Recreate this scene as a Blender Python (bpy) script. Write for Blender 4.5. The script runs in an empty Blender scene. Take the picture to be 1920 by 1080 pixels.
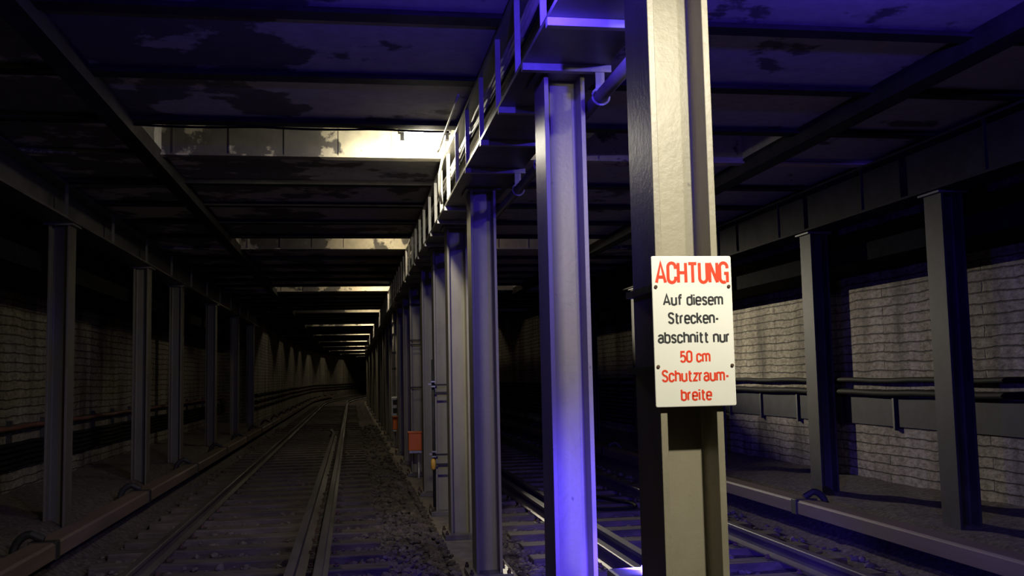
import bpy, math, random
from mathutils import Vector, Matrix
random.seed(7)
PI = math.pi
sc = bpy.context.scene
COL = sc.collection

# ------------------------------------------------------------------ camera
cam_d = bpy.data.cameras.new('camera'); cam = bpy.data.objects.new('camera', cam_d); COL.objects.link(cam)
cam_d.sensor_width = 36.0; cam_d.lens = 1850.0 / 1920.0 * 36.0; cam_d.clip_start = 0.05; cam_d.clip_end = 400
YAW, PITCH, ROLL = 0.162984, 0.088340, -0.021122
fw = Vector((math.sin(YAW)*math.cos(PITCH), math.cos(YAW)*math.cos(PITCH), math.sin(PITCH)))
r0 = Vector((math.cos(YAW), -math.sin(YAW), 0)); u0 = r0.cross(fw)
rt = math.cos(ROLL)*r0 + math.sin(ROLL)*u0; up = -math.sin(ROLL)*r0 + math.cos(ROLL)*u0
mw = Matrix(((rt.x, up.x, -fw.x, 0), (rt.y, up.y, -fw.y, 0), (rt.z, up.z, -fw.z, 0), (0, 0, 0, 1)))
cam.matrix_world = mw
sc.camera = cam

# ------------------------------------------------------------------ world, exposure
w = bpy.data.worlds.new('world'); sc.world = w; w.use_nodes = True
w.node_tree.nodes['Background'].inputs[0].default_value = (0.25, 0.25, 0.45, 1)
w.node_tree.nodes['Background'].inputs[1].default_value = 0.004
sc.view_settings.view_transform = 'Standard'; sc.view_settings.look = 'None'
sc.view_settings.gamma = 1.0; sc.view_settings.exposure = 0.0; sc.view_settings.use_curve_mapping = False

# ------------------------------------------------------------------ lights (each sits in a lamp built further down; overhead, high blue and flood lamps assumed; the track fill is added)
def light(name, kind, loc, energy, color, size=0.05, aim=None, angle=None, blend=0.3):
    d = bpy.data.lights.new(name, kind); o = bpy.data.objects.new(name, d); COL.objects.link(o)
    o.location = loc; d.energy = energy; d.color = color
    d.shadow_soft_size = size
    if kind == 'SPOT':
        d.spot_size = angle; d.spot_blend = blend
    if aim is not None:
        o.rotation_euler = (Vector(aim) - Vector(loc)).to_track_quat('-Z', 'Y').to_euler()
    return o
WARM = (1.0, 0.86, 0.60); NEUT = (1.0, 0.93, 0.76); BLUE = (0.075, 0.04, 1.0)
LAMP0 = (1.29, 1.50, 1.36)
LAMP0B = (1.80, 0.95, 1.60)
light('assumed_light_overhead', 'SPOT', (LAMP0[0], LAMP0[1], LAMP0[2] + 0.04), 225, (1.0, 0.92, 0.70), 0.03, aim=(1.08, 3.2, -0.1), angle=math.radians(95), blend=0.6)
light('assumed_light_overhead_right', 'SPOT', (LAMP0B[0], LAMP0B[1], LAMP0B[2] + 0.04), 115, (1.0, 0.92, 0.76), 0.05, aim=(1.02, 4.8, 0.4), angle=math.radians(46), blend=0.6)
light('lamp_light_recess', 'POINT', (0.62, 8.05, 1.935), 42, (1.0, 0.92, 0.70), 0.05)
light('lamp_light_recess_forward', 'SPOT', (0.62, 8.00, 1.935), 100, (1.0, 0.92, 0.70), 0.05, aim=(0.75, 9.8, 1.55), angle=math.radians(120), blend=0.5)
light('assumed_blue_light_left', 'SPOT', (0.70, 3.62, 1.4985), 65, BLUE, 0.006, aim=(0.5, 6.0, 1.6), angle=math.radians(170), blend=0.15)
light('assumed_blue_light_right', 'SPOT', (2.50, 3.40, 1.70), 150, BLUE, 0.04, aim=(2.6, 6.0, 1.75), angle=math.radians(165), blend=0.15)
light('assumed_blue_light_camera_side', 'SPOT', (-1.2, 1.0, 1.80), 85, BLUE, 0.05, aim=(1.0, 4.2, 1.35), angle=math.radians(52), blend=0.5)
light('blue_light_low', 'SPOT', (1.045, 3.48, -0.61), 220, BLUE, 0.03, aim=(1.9, 5.6, -1.75), angle=math.radians(120), blend=0.9)
light('assumed_flood_light_right', 'SPOT', (2.05, 19.3, 1.72), 2000, (1.0, 0.90, 0.68), 0.012, aim=(6.0, 10.4, 0.2), angle=math.radians(66), blend=0.4)  # assumed flood, added to light the right wall
light('blue_fill_track', 'SPOT', (1.06, 3.50, -0.60), 900, BLUE, 0.03, aim=(1.06 + 0.34*5, 3.5 + 0.94*5, -0.60 - 0.24*5), angle=math.radians(36), blend=0.5)  # added spot tinting the right ballast blue, in place of lens flare
light('assumed_flood_light_left', 'SPOT', (-1.45, 3.0, 1.75), 16, (1.0, 0.90, 0.62), 0.05, aim=(-3.9, 12.5, -0.5), angle=math.radians(46), blend=0.5)  # assumed flood, added to light the left wall

# ------------------------------------------------------------------ helpers
def xoff(y):
    return 0.0 if y < 62 else (y - 62)**2 / 300.0

class MB:
    def __init__(s): s.v = []; s.f = []
    def add(s, vs, fs):
        n = len(s.v); s.v += [tuple(p) for p in vs]; s.f += [tuple(i + n for i in q) for q in fs]
    def box(s, x0, x1, y0, y1, z0, z1):
        vs = [(x0,y0,z0),(x1,y0,z0),(x1,y1,z0),(x0,y1,z0),(x0,y0,z1),(x1,y0,z1),(x1,y1,z1),(x0,y1,z1)]
        s.add(vs, [(0,3,2,1),(4,5,6,7),(0,1,5,4),(1,2,6,5),(2,3,7,6),(3,0,4,7)])
    def sweep(s, prof, ys, cx=0.0, cz=0.0, dx=None, dz=None):
        # prof: closed (x,z) outline, swept along the tunnel
        n = len(prof); vs = []
        for y in ys:
            ox = cx + xoff(y) + (dx(y) if dx else 0); oz = cz + (dz(y) if dz else 0)
            vs += [(ox + p[0], y, oz + p[1]) for p in prof]
        fs = []
        for k in range(len(ys) - 1):
            for i in range(n):
                j = (i + 1) % n
                fs.append((k*n+i, k*n+j, (k+1)*n+j, (k+1)*n+i))
        fs.append(tuple(range(n))); fs.append(tuple((len(ys)-1)*n + i for i in reversed(range(n))))
        s.add(vs, fs)
    def extrude_z(s, prof, z0, z1):
        n = len(prof)
        vs = [(p[0], p[1], z0) for p in prof] + [(p[0], p[1], z1) for p in prof]
        fs = [(i, (i+1) % n, n + (i+1) % n, n + i) for i in range(n)] + [tuple(reversed(range(n))), tuple(range(n, 2*n))]
        s.add(vs, fs)
    def extrude_x(s, prof, x0, x1):       # prof in (y,z)
        n = len(prof)
        vs = [(x0, p[0], p[1]) for p in prof] + [(x1, p[0], p[1]) for p in prof]
        fs = [(i, (i+1) % n, n + (i+1) % n, n + i) for i in range(n)] + [tuple(reversed(range(n))), tuple(range(n, 2*n))]
        s.add(vs, fs)
    def tube(s, pts, r, n=10):
        pts = [Vector(p) for p in pts]; rings = []
        for i, p in enumerate(pts):
            t = (pts[min(i+1, len(pts)-1)] - pts[max(i-1, 0)]).normalized()
            a = t.cross(Vector((0, 0, 1)))
            if a.length < 1e-3: a = t.cross(Vector((1, 0, 0)))
            a.normalize(); b = t.cross(a)
            rings.append([p + r*(math.cos(2*PI*k/n)*a + math.sin(2*PI*k/n)*b) for k in range(n)])
        vs = [q for g in rings for q in g]; fs = []
        for i in range(len(pts)-1):
            for k in range(n):
                fs.append((i*n+k, i*n+(k+1) % n, (i+1)*n+(k+1) % n, (i+1)*n+k))
        fs.append(tuple(reversed(range(n)))); fs.append(tuple((len(pts)-1)*n+k for k in range(n)))
        s.add(vs, fs)
    def lathe(s, prof, c, axis='z', n=16):  # prof (r,h)
        vs = []
        for r, h in prof:
            for k in range(n):
                a, b = r*math.cos(2*PI*k/n), r*math.sin(2*PI*k/n)
                vs.append({'z': (c[0]+a, c[1]+b, c[2]+h), 'y': (c[0]+a, c[1]+h, c[2]+b), 'x': (c[0]+h, c[1]+a, c[2]+b)}[axis])
        fs = []
        for i in range(len(prof)-1):
            for k in range(n):
                fs.append((i*n+k, i*n+(k+1) % n, (i+1)*n+(k+1) % n, (i+1)*n+k))
        fs.append(tuple(reversed(range(n)))); fs.append(tuple((len(prof)-1)*n+k for k in range(n)))
        s.add(vs, fs)
    def build(s, name, mat, parent=None, bevel=0, smooth=False, segs=2):
        me = bpy.data.meshes.new(name); me.from_pydata(s.v, [], s.f); me.update()
        o = bpy.data.objects.new(name, me); COL.objects.link(o); me.materials.append(mat)
        import bmesh
        bm = bmesh.new(); bm.from_mesh(me); bmesh.ops.recalc_face_normals(bm, faces=bm.faces); bm.to_mesh(me); bm.free()
        if smooth:
            for p in me.polygons: p.use_smooth = len(p.vertices) == 4
        if bevel:
            m = o.modifiers.new('bevel', 'BEVEL'); m.width = bevel; m.segments = segs; m.limit_method = 'ANGLE'
        if parent: o.parent = parent
        return o

def empty(name, loc=(0, 0, 0)):
    o = bpy.data.objects.new(name, None); COL.objects.link(o); o.location = loc; o.empty_display_size = 0.1
    return o
def tag(o, label=None, cat=None, group=None, kind=None):
    if label: o['label'] = label
    if cat: o['category'] = cat
    if group: o['group'] = group
    if kind: o['kind'] = kind
    return o
def copy_tree(o, parent=None):
    c = o.copy(); COL.objects.link(c)
    if parent: c.parent = parent
    for ch in list(o.children): copy_tree(ch, c)
    return c
ORD = ['nearest','second','third','fourth','fifth','sixth','seventh','eighth','ninth','tenth','eleventh','twelfth','thirteenth','fourteenth','fifteenth','sixteenth','seventeenth','eighteenth','nineteenth','twentieth']
def ys_range(a, b, step=3.0):
    out = [a]; y = a
    while y < min(b, 62) - 8: y += 8; out.append(y)
    if b > 62:
        y = max(62, a)
        if y > out[-1]: out.append(y)
        while y < b - step: y += step; out.append(y)
    out.append(b); return out

# ------------------------------------------------------------------ materials
def newmat(name):
    m = bpy.data.materials.new(name); m.use_nodes = True
    nt = m.node_tree; return m, nt, nt.nodes['Principled BSDF'], nt.links
def ramp(nt, stops):
    r = nt.nodes.new('ShaderNodeValToRGB'); el = r.color_ramp.elements
    el[0].position, el[0].color = stops[0][0], (*stops[0][1], 1)
    el[1].position, el[1].color = stops[-1][0], (*stops[-1][1], 1)
    for p, c in stops[1:-1]:
        e = el.new(p); e.color = (*c, 1)
    return r
def noise(nt, scale, detail=6, rough=0.6, vec=None):
    n = nt.nodes.new('ShaderNodeTexNoise'); n.inputs['Scale'].default_value = scale
    n.inputs['Detail'].default_value = detail; n.inputs['Roughness'].default_value = rough
    if vec is not None: nt.links.new(vec, n.inputs['Vector'])
    return n
def geopos(nt, sx=1, sy=1, sz=1):
    g = nt.nodes.new('ShaderNodeNewGeometry'); mp = nt.nodes.new('ShaderNodeMapping')
    mp.inputs['Scale'].default_value = (sx, sy, sz); nt.links.new(g.outputs['Position'], mp.inputs['Vector'])
    return mp.outputs['Vector']
def bumpn(nt, h, strength, dist=0.01):
    b = nt.nodes.new('ShaderNodeBump'); b.inputs['Strength'].default_value = strength; b.inputs['Distance'].default_value = dist
    nt.links.new(h, b.inputs['Height']); return b
def noisy(name, stops, scale=6, rough=0.6, metal=0.0, bump=0.2, bdist=0.005, bscale=None, stretch=(1, 1, 1), detail=6, spec=0.5):
    m, nt, b, L = newmat(name)
    v = geopos(nt, *stretch); n = noise(nt, scale, detail, 0.6, v); r = ramp(nt, stops)
    L.new(n.outputs['Fac'], r.inputs[0]); L.new(r.outputs[0], b.inputs['Base Color'])
    b.inputs['Roughness'].default_value = rough; b.inputs['Metallic'].default_value = metal
    b.inputs['Specular IOR Level'].default_value = spec
    if bump:
        n2 = noise(nt, bscale or scale*4, 8, 0.65, v); bb = bumpn(nt, n2.outputs['Fac'], bump, bdist); L.new(bb.outputs[0], b.inputs['Normal'])
    return m

def paint_mat(name='column_paint', k=1.0):
    # old grey-beige steel paint with dust, fine orange-peel gloss and a few scuffs
    m, nt, b, L = newmat(name)
    v = geopos(nt, 1, 1, 0.45)
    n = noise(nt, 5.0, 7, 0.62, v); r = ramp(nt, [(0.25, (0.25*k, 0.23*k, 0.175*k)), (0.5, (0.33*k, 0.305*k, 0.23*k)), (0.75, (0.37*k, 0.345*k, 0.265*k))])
    L.new(n.outputs['Fac'], r.inputs[0])
    s = noise(nt, 26.0, 4, 0.5, geopos(nt, 1, 1, 0.7)); rs = ramp(nt, [(0.70, (0, 0, 0)), (0.76, (1, 1, 1))])
    L.new(s.outputs['Fac'], rs.inputs[0])
    mx = nt.nodes.new('ShaderNodeMix'); mx.data_type = 'RGBA'
    L.new(rs.outputs[0], mx.inputs[0]); L.new(r.outputs[0], mx.inputs[6]); mx.inputs[7].default_value = (0.13, 0.12, 0.11, 1)
    L.new(mx.outputs[2], b.inputs['Base Color'])
    b.inputs['Roughness'].default_value = 0.42
    n2 = noise(nt, 38, 5, 0.6, geopos(nt)); bb = bumpn(nt, n2.outputs['Fac'], 0.35, 0.004); L.new(bb.outputs[0], b.inputs['Normal'])
    return m
M = {}
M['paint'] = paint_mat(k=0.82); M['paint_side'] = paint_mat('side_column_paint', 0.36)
M['girder'] = noisy('girder_paint', [(0.3, (0.09, 0.085, 0.075)), (0.7, (0.20, 0.19, 0.165))], 4, 0.45, 0, 0.2, 0.004, 30)
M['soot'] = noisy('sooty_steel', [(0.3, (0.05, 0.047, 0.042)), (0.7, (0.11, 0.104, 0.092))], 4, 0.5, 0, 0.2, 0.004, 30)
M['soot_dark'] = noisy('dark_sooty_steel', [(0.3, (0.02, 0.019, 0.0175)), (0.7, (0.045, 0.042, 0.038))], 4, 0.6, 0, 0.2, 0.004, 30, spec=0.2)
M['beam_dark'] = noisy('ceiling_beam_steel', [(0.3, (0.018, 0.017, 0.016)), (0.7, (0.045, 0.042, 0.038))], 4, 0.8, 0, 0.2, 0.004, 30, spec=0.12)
M['plate'] = noisy('plate_steel', [(0.3, (0.30, 0.29, 0.27)), (0.7, (0.45, 0.44, 0.42))], 7, 0.45, 0, 0.15, 0.003, 40)
M['dark'] = noisy('dark_iron', [(0.3, (0.012, 0.012, 0.013)), (0.7, (0.035, 0.033, 0.032))], 9, 0.6)
M['rail_top'] = noisy('rail_steel', [(0.3, (0.06, 0.051, 0.045)), (0.7, (0.11, 0.095, 0.082))], 8, 0.5, 0.1, 0.15, 0.002, 40, (1, .2, 1))
M['rail_rust'] = noisy('rusty_rail', [(0.3, (0.055, 0.045, 0.04)), (0.7, (0.11, 0.092, 0.08))], 8, 0.6, 0, 0.2, 0.003, 40, (1, .2, 1))
M['sleeper'] = noisy('sleeper_timber', [(0.3, (0.05, 0.039, 0.032)), (0.7, (0.15, 0.118, 0.098))], 3.5, 0.85, 0, 0.7, 0.012, 14, (1, 6, 3))
M['ballast'] = noisy('ballast_earth', [(0.3, (0.026, 0.021, 0.018)), (0.55, (0.115, 0.090, 0.074)), (0.8, (0.24, 0.195, 0.165))], 22, 0.9, 0, 1.0, 0.03, 30)
M['stone'] = noisy('ballast_stone', [(0.3, (0.04, 0.033, 0.029)), (0.6, (0.15, 0.12, 0.10)), (0.82, (0.32, 0.27, 0.235))], 5, 0.85, 0, 0.4, 0.006, 60)
M['concrete'] = noisy('plinth_concrete', [(0.3, (0.16, 0.135, 0.115)), (0.7, (0.30, 0.26, 0.22))], 7, 0.85, 0, 0.5, 0.008, 40)
M['wood'] = noisy('cover_board', [(0.3, (0.10, 0.068, 0.052)), (0.7, (0.17, 0.12, 0.092))], 5, 0.6, 0, 0.25, 0.004, 40, (1, .12, 1))
M['shade_black'] = noisy('shade_black', [(0.3, (0.008, 0.008, 0.008)), (0.7, (0.016, 0.016, 0.015))], 9, 0.95, spec=0.03)  # near-black put in for shade on the niche slabs; also on the barn doors
M['cable_black'] = noisy('cable_black', [(0.3, (0.006, 0.006, 0.0065)), (0.7, (0.014, 0.0135, 0.014))], 10, 0.7, spec=0.1)
M['cable_grey'] = noisy('cable_dusty', [(0.3, (0.32, 0.30, 0.25)), (0.7, (0.52, 0.49, 0.41))], 9, 0.55)
M['cable_brown'] = noisy('pipe_red_brown', [(0.3, (0.09, 0.035, 0.025)), (0.7, (0.16, 0.065, 0.045))], 9, 0.5)
M['panel'] = noisy('panel_grey', [(0.3, (0.022, 0.024, 0.030)), (0.7, (0.04, 0.043, 0.052))], 4, 0.7, spec=0.2)
M['orange'] = noisy('orange_enamel', [(0.3, (0.86, 0.17, 0.022)), (0.7, (0.95, 0.22, 0.035))], 6, 0.4, 0, 0.05)
M['white'] = noisy('white_enamel', [(0.3, (0.80, 0.81, 0.78)), (0.7, (0.86, 0.865, 0.83))], 5, 0.3, 0, 0.02)
M['red'] = noisy('red_enamel', [(0.3, (0.78, 0.055, 0.02)), (0.7, (0.82, 0.065, 0.025))], 5, 0.35, 0, 0.0)
M['black'] = noisy('black_enamel', [(0.3, (0.03, 0.032, 0.038)), (0.7, (0.045, 0.048, 0.055))], 5, 0.35, 0, 0.0)
M['yellow'] = noisy('yellow_tag', [(0.3, (0.72, 0.40, 0.05)), (0.7, (0.82, 0.50, 0.08))], 9, 0.45, 0, 0.05)
M['rust'] = noisy('rusty_bolt', [(0.3, (0.05, 0.028, 0.02)), (0.7, (0.13, 0.07, 0.05))], 60, 0.7)
M['zinc'] = noisy('zinc', [(0.3, (0.42, 0.42, 0.41)), (0.7, (0.60, 0.60, 0.58))], 20, 0.35, 0.6, 0.1)

def ceiling_mat(name, light_c, dark_c, lo, hi, scale, x_peel=None, amt=0.12):
    m, nt, b, L = newmat(name)
    v = geopos(nt, 1, 1, 1)
    n1 = noise(nt, scale, 9, 0.62, v); n2 = noise(nt, 0.55, 3, 0.5, v)
    ad = nt.nodes.new('ShaderNodeMath'); ad.operation = 'MULTIPLY_ADD'; ad.inputs[1].default_value = 0.8
    L.new(n2.outputs['Fac'], ad.inputs[0]); L.new(n1.outputs['Fac'], ad.inputs[2])
    src = ad
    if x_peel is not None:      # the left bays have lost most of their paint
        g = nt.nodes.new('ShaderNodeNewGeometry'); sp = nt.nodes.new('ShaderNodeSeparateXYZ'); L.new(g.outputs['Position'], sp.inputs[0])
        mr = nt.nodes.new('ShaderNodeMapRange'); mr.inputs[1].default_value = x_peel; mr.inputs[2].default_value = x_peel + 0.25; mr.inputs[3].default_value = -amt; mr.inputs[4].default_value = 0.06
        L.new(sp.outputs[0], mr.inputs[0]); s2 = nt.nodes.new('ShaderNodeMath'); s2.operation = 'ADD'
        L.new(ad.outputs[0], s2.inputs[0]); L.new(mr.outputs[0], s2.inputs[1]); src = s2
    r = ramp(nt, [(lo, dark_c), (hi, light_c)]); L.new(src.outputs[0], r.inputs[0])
    n3 = noise(nt, 9, 6, 0.6, v); r3 = ramp(nt, [(0.3, (0.72, 0.72, 0.72)), (0.7, (1, 1, 1))]); L.new(n3.outputs['Fac'], r3.inputs[0])
    mx = nt.nodes.new('ShaderNodeMix'); mx.data_type = 'RGBA'; mx.blend_type = 'MULTIPLY'; mx.inputs[0].default_value = 1
    L.new(r.outputs[0], mx.inputs[6]); L.new(r3.outputs[0], mx.inputs[7]); L.new(mx.outputs[2], b.inputs['Base Color'])
    b.inputs['Roughness'].default_value = 0.8
    bb = bumpn(nt, ad.outputs[0], 0.35, 0.01); L.new(bb.outputs[0], b.inputs['Normal'])
    return m
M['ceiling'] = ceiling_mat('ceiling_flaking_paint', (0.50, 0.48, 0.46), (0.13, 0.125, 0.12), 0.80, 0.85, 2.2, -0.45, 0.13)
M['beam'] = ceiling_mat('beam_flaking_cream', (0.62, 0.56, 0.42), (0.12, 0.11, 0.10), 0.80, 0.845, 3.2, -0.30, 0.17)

def brick_mat(name, k):
    m, nt, b, L = newmat(name)
    g = nt.nodes.new('ShaderNodeNewGeometry'); sp = nt.nodes.new('ShaderNodeSeparateXYZ'); cb = nt.nodes.new('ShaderNodeCombineXYZ')
    L.new(g.outputs['Position'], sp.inputs[0]); L.new(sp.outputs[1], cb.inputs[0]); L.new(sp.outputs[2], cb.inputs[1])
    wn = noise(nt, 1.7, 7, 0.62, cb.outputs[0])
    ad = nt.nodes.new('ShaderNodeVectorMath'); ad.operation = 'MULTIPLY_ADD'; ad.inputs[1].default_value = (0.18, 0.085, 0)
    L.new(wn.outputs['Color'], ad.inputs[0]); L.new(cb.outputs[0], ad.inputs[2])
    br = nt.nodes.new('ShaderNodeTexBrick'); L.new(ad.outputs[0], br.inputs['Vector'])
    br.inputs['Scale'].default_value = 1.0; br.inputs['Brick Width'].default_value = 2.9; br.inputs['Row Height'].default_value = 0.105; br.offset = 0.37
    br.inputs['Mortar Size'].default_value = 0.010; br.inputs['Mortar Smooth'].default_value = 0.8
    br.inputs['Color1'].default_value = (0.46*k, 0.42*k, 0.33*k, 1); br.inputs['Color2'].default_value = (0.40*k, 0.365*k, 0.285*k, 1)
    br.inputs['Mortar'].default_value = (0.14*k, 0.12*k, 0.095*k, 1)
    st = noise(nt, 1.0, 8, 0.65, geopos(nt, 1, 1.4, 0.35)); rs = ramp(nt, [(0.34, (0.22, 0.20, 0.19)), (0.50, (0.75, 0.73, 0.70)), (0.62, (1, 1, 1))])
    L.new(st.outputs['Fac'], rs.inputs[0])
    s2 = noise(nt, 10, 8, 0.7, geopos(nt, 1, 1, 2.2)); r2 = ramp(nt, [(0.36, (0.40, 0.37, 0.34)), (0.56, (1, 1, 1))]); L.new(s2.outputs['Fac'], r2.inputs[0])
    m1 = nt.nodes.new('ShaderNodeMix'); m1.data_type = 'RGBA'; m1.blend_type = 'MULTIPLY'; m1.inputs[0].default_value = 1
    m2 = nt.nodes.new('ShaderNodeMix'); m2.data_type = 'RGBA'; m2.blend_type = 'MULTIPLY'; m2.inputs[0].default_value = 1
    L.new(br.outputs['Color'], m1.inputs[6]); L.new(rs.outputs[0], m1.inputs[7])
    L.new(m1.outputs[2], m2.inputs[6]); L.new(r2.outputs[0], m2.inputs[7]); L.new(m2.outputs[2], b.inputs['Base Color'])
    b.inputs['Roughness'].default_value = 0.85
    mm = nt.nodes.new('ShaderNodeMath'); mm.operation = 'MULTIPLY_ADD'; mm.inputs[1].default_value = -1.2
    L.new(br.outputs['Fac'], mm.inputs[0]); L.new(s2.outputs['Fac'], mm.inputs[2])
    bb = bumpn(nt, mm.outputs[0], 0.9, 0.02); L.new(bb.outputs[0], b.inputs['Normal'])
    return m
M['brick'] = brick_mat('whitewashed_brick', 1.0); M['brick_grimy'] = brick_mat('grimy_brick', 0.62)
def emit_mat(name, col, s):
    m = bpy.data.materials.new(name); m.use_nodes = True; nt = m.node_tree
    e = nt.nodes.new('ShaderNodeEmission'); e.inputs[0].default_value = (*col, 1); e.inputs[1].default_value = s
    nt.links.new(e.outputs[0], nt.nodes['Material Output'].inputs[0]); return m
M['lamp_white'] = emit_mat('lamp_white_glow', (1.0, 0.97, 0.88), 60)
M['lamp_dim'] = emit_mat('lamp_warm_glow', (1.0, 0.85, 0.6), 4)
M['lamp_faint'] = emit_mat('lamp_faint_glow', (1.0, 0.9, 0.7), 1.0)
M['lamp_blue'] = emit_mat('lamp_blue_glow', (0.12, 0.08, 1.0), 40)

# ------------------------------------------------------------------ setting
Y0, Y1 = -3.0, 118.0
ZR = -1.42             # rail top
ZS = -1.565            # sleeper top
ZB = -1.60             # ballast level
ZSOF = 1.50            # girder soffit
ZBM = 1.95             # underside of ceiling beams
YL = ys_range(Y0, Y1)

# ground: low heaps of ballast, sloping banks to both walls
def ground_z(x, y):
    z = ZB - 0.03
    if x < -2.35: z += min(1, (-2.35 - x) / 0.55) * 0.32 + max(0, -2.9 - x) * 0.1
    if x > 4.35: z += min(1, (x - 4.35) / 0.5) * 0.28 + max(0, x - 4.9) * 0.06
    if 0.35 < x < 0.85: z += 0.05 * math.sin((x - 0.35) / 0.5 * PI) * (1 + 0.7*math.sin(y*1.3) + 0.5*math.sin(y*3.1 + x*7))
    z += 0.012 * math.sin(x*9.1 + y*3.3) * math.sin(y*7.7 - x*2.1)
    return z
gm = MB()
gx = [-4.3 + 0.1*i for i in range(107)]
gy = []
y = Y0
while y < Y1:
    gy.append(y); y += 0.1 if 5 < y < 16 else (0.4 if y < 48 else 2.0)
gy.append(Y1)
n = len(gx)
gm.add([(x + xoff(yy), yy, ground_z(x, yy)) for yy in gy for x in gx],
       [(j*n+i, j*n+i+1, (j+1)*n+i+1, (j+1)*n+i) for j in range(len(gy)-1) for i in range(n-1)])
tag(gm.build('floor', M['ballast'], smooth=True), kind='structure')

# walls
LW, LW2, RW, RW2 = -3.9, -3.0, 6.0, 5.3
LSTEP, RSTEP = 31.5, 24.0
wl = MB()
wl.sweep([(LW, -2.0), (LW, 2.5), (LW-0.4, 2.5), (LW-0.4, -2.0)], ys_range(Y0, LSTEP))
wl.sweep([(LW2, -2.0), (LW2, 2.5), (LW2-1.3, 2.5), (LW2-1.3, -2.0)], ys_range(LSTEP, Y1))
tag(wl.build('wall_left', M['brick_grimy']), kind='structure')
wr = MB()
wr.sweep([(RW, -2.0), (RW, 2.5), (RW+0.4, 2.5), (RW+0.4, -2.0)], ys_range(Y0, RSTEP))
wr.sweep([(RW2, -2.0), (RW2, 2.5), (RW2+1.1, 2.5), (RW2+1.1, -2.0)], ys_range(RSTEP, Y1))
tag(wr.build('wall_right', M['brick']), kind='structure')
# added black slabs over the side niches, standing in for shade along both walls
t = MB(); t.box(LW+0.001, -3.02, Y0, LSTEP-0.001, 1.12, 1.30); tag(t.build('trim_shade_1', M['shade_black']), kind='structure')
t = MB(); t.box(5.22, RW-0.001, Y0, RSTEP-0.001, 1.10, 1.28); tag(t.build('trim_shade_2', M['shade_black']), kind='structure')

# ceiling beams and bays
LIT = [8.76, 15.03, 22.3, 29.5, 37.0, 44.8, 52.8, 61.0, 69.5, 78.5, 88.0]
BY = [1.80, 2.95, 4.11, 5.26, 6.42, 7.60, 8.76]
for a, b in zip(LIT, LIT[1:]):
    k = round((b - a) / 1.16)
    BY += [a + (b - a)*(i+1)/k for i in range(k)]
BY = [0.62, -0.54, -1.7, -2.9] + BY
BY.sort()
CX0, CX1, RX0, RX1 = -4.3, 6.4, -1.60, 3.68
ce = MB()
lit_set = set(round(v, 2) for v in LIT)
recess = []
for a, b in zip(BY, BY[1:]):
    o = xoff(a)
    if round(b, 2) in lit_set or (abs(b - 1.80) < .01):
        recess.append((a, b))
        ce.box(CX0+o, RX0+o, a, b, 2.0, 2.5); ce.box(RX1+o, CX1+o, a, b, 2.0, 2.5); ce.box(RX0+o, RX1+o, a, b, 2.36, 2.5)
        if b < 9: ce.box(1.68, 2.02, a, b, 2.0, 2.359)
    else:
        ce.box(CX0+o, CX1+o, a, b, 2.0, 2.5)
ce.box(CX0, CX1, Y0-0.3, BY[0], 2.0, 2.5)
ce.box(CX0 + xoff(BY[-1]), CX1 + xoff(BY[-1])+6, BY[-1], Y1+4, 2.0, 2.5)
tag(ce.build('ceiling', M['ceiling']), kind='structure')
# longitudinal downstand strips
t = MB(); t.sweep([(-1.74, 1.87), (-1.60, 1.87), (-1.60, 1.999), (-1.74, 1.999)], YL); tag(t.build('trim_3', M['beam_dark']), kind='structure')
t = MB(); t.sweep([(3.68, 1.86), (3.84, 1.86), (3.84, 1.999), (3.68, 1.999)], YL); tag(t.build('trim_4', M['beam_dark']), kind='structure')
t = MB(); t.sweep([(0.80, -2.0), (0.80, -1.60), (0.83, -1.57), (1.28, -1.57), (1.31, -1.60), (1.31, -2.0)], YL, dx=lambda y: 0.0)
tag(t.build('trim_5', M['concrete']), kind='structure')

def ibeam_x(x0, x1, zb, h, bw, tf, tw):
    mb = MB()
    p = [(-bw/2, 0), (bw/2, 0), (bw/2, tf), (tw/2, tf), (tw/2, h-tf), (bw/2, h-tf), (bw/2, h), (-bw/2, h), (-bw/2, h-tf), (-tw/2, h-tf), (-tw/2, tf), (-bw/2, tf)]
    mb.extrude_x([(a, zb + b) for a, b in p], x0, x1)
    return mb
bi = 0; li = 0
plain = ibeam_x(CX0+0.42, CX1-0.42, 0, 0.40, 0.13, 0.016, 0.02)
deep = ibeam_x(CX0+0.42, CX1-0.42, 0, 0.40, 0.13, 0.016, 0.05)
for k in range(11):
    x = -1.5 + 0.47*k
    deep.box(x-0.007, x+0.007, -0.032, -0.02, 0.017, 0.383)
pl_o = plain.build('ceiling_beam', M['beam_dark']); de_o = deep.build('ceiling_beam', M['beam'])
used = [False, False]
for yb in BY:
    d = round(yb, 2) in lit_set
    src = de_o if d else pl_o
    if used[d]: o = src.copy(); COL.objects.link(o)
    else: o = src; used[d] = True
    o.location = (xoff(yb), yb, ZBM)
    if d:
        if li < 8: tag(o, 'cream flaking ceiling beam lit by a lamp, %s lit beam from the camera' % ORD[li], 'beam', 'lit ceiling beams')
        else: tag(o, 'cream steel ceiling beam closing a lamp recess at the far dark end of the tunnel', 'beam', 'far lit ceiling beams')
        li += 1
    elif yb < 5: tag(o, 'dark steel ceiling beam crossing the tunnel just above the top edge of the picture', 'beam', 'overhead ceiling beams')
    elif bi < 14: 
        tag(o, 'dark ceiling beam between flaking panels, %s unlit beam from the picture top' % ORD[bi].replace('nearest', 'first'), 'beam', 'dark ceiling beams'); bi += 1
    else: tag(o, 'dark steel ceiling beam deep in the tunnel between the lit recesses', 'beam', 'far dark ceiling beams')

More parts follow.
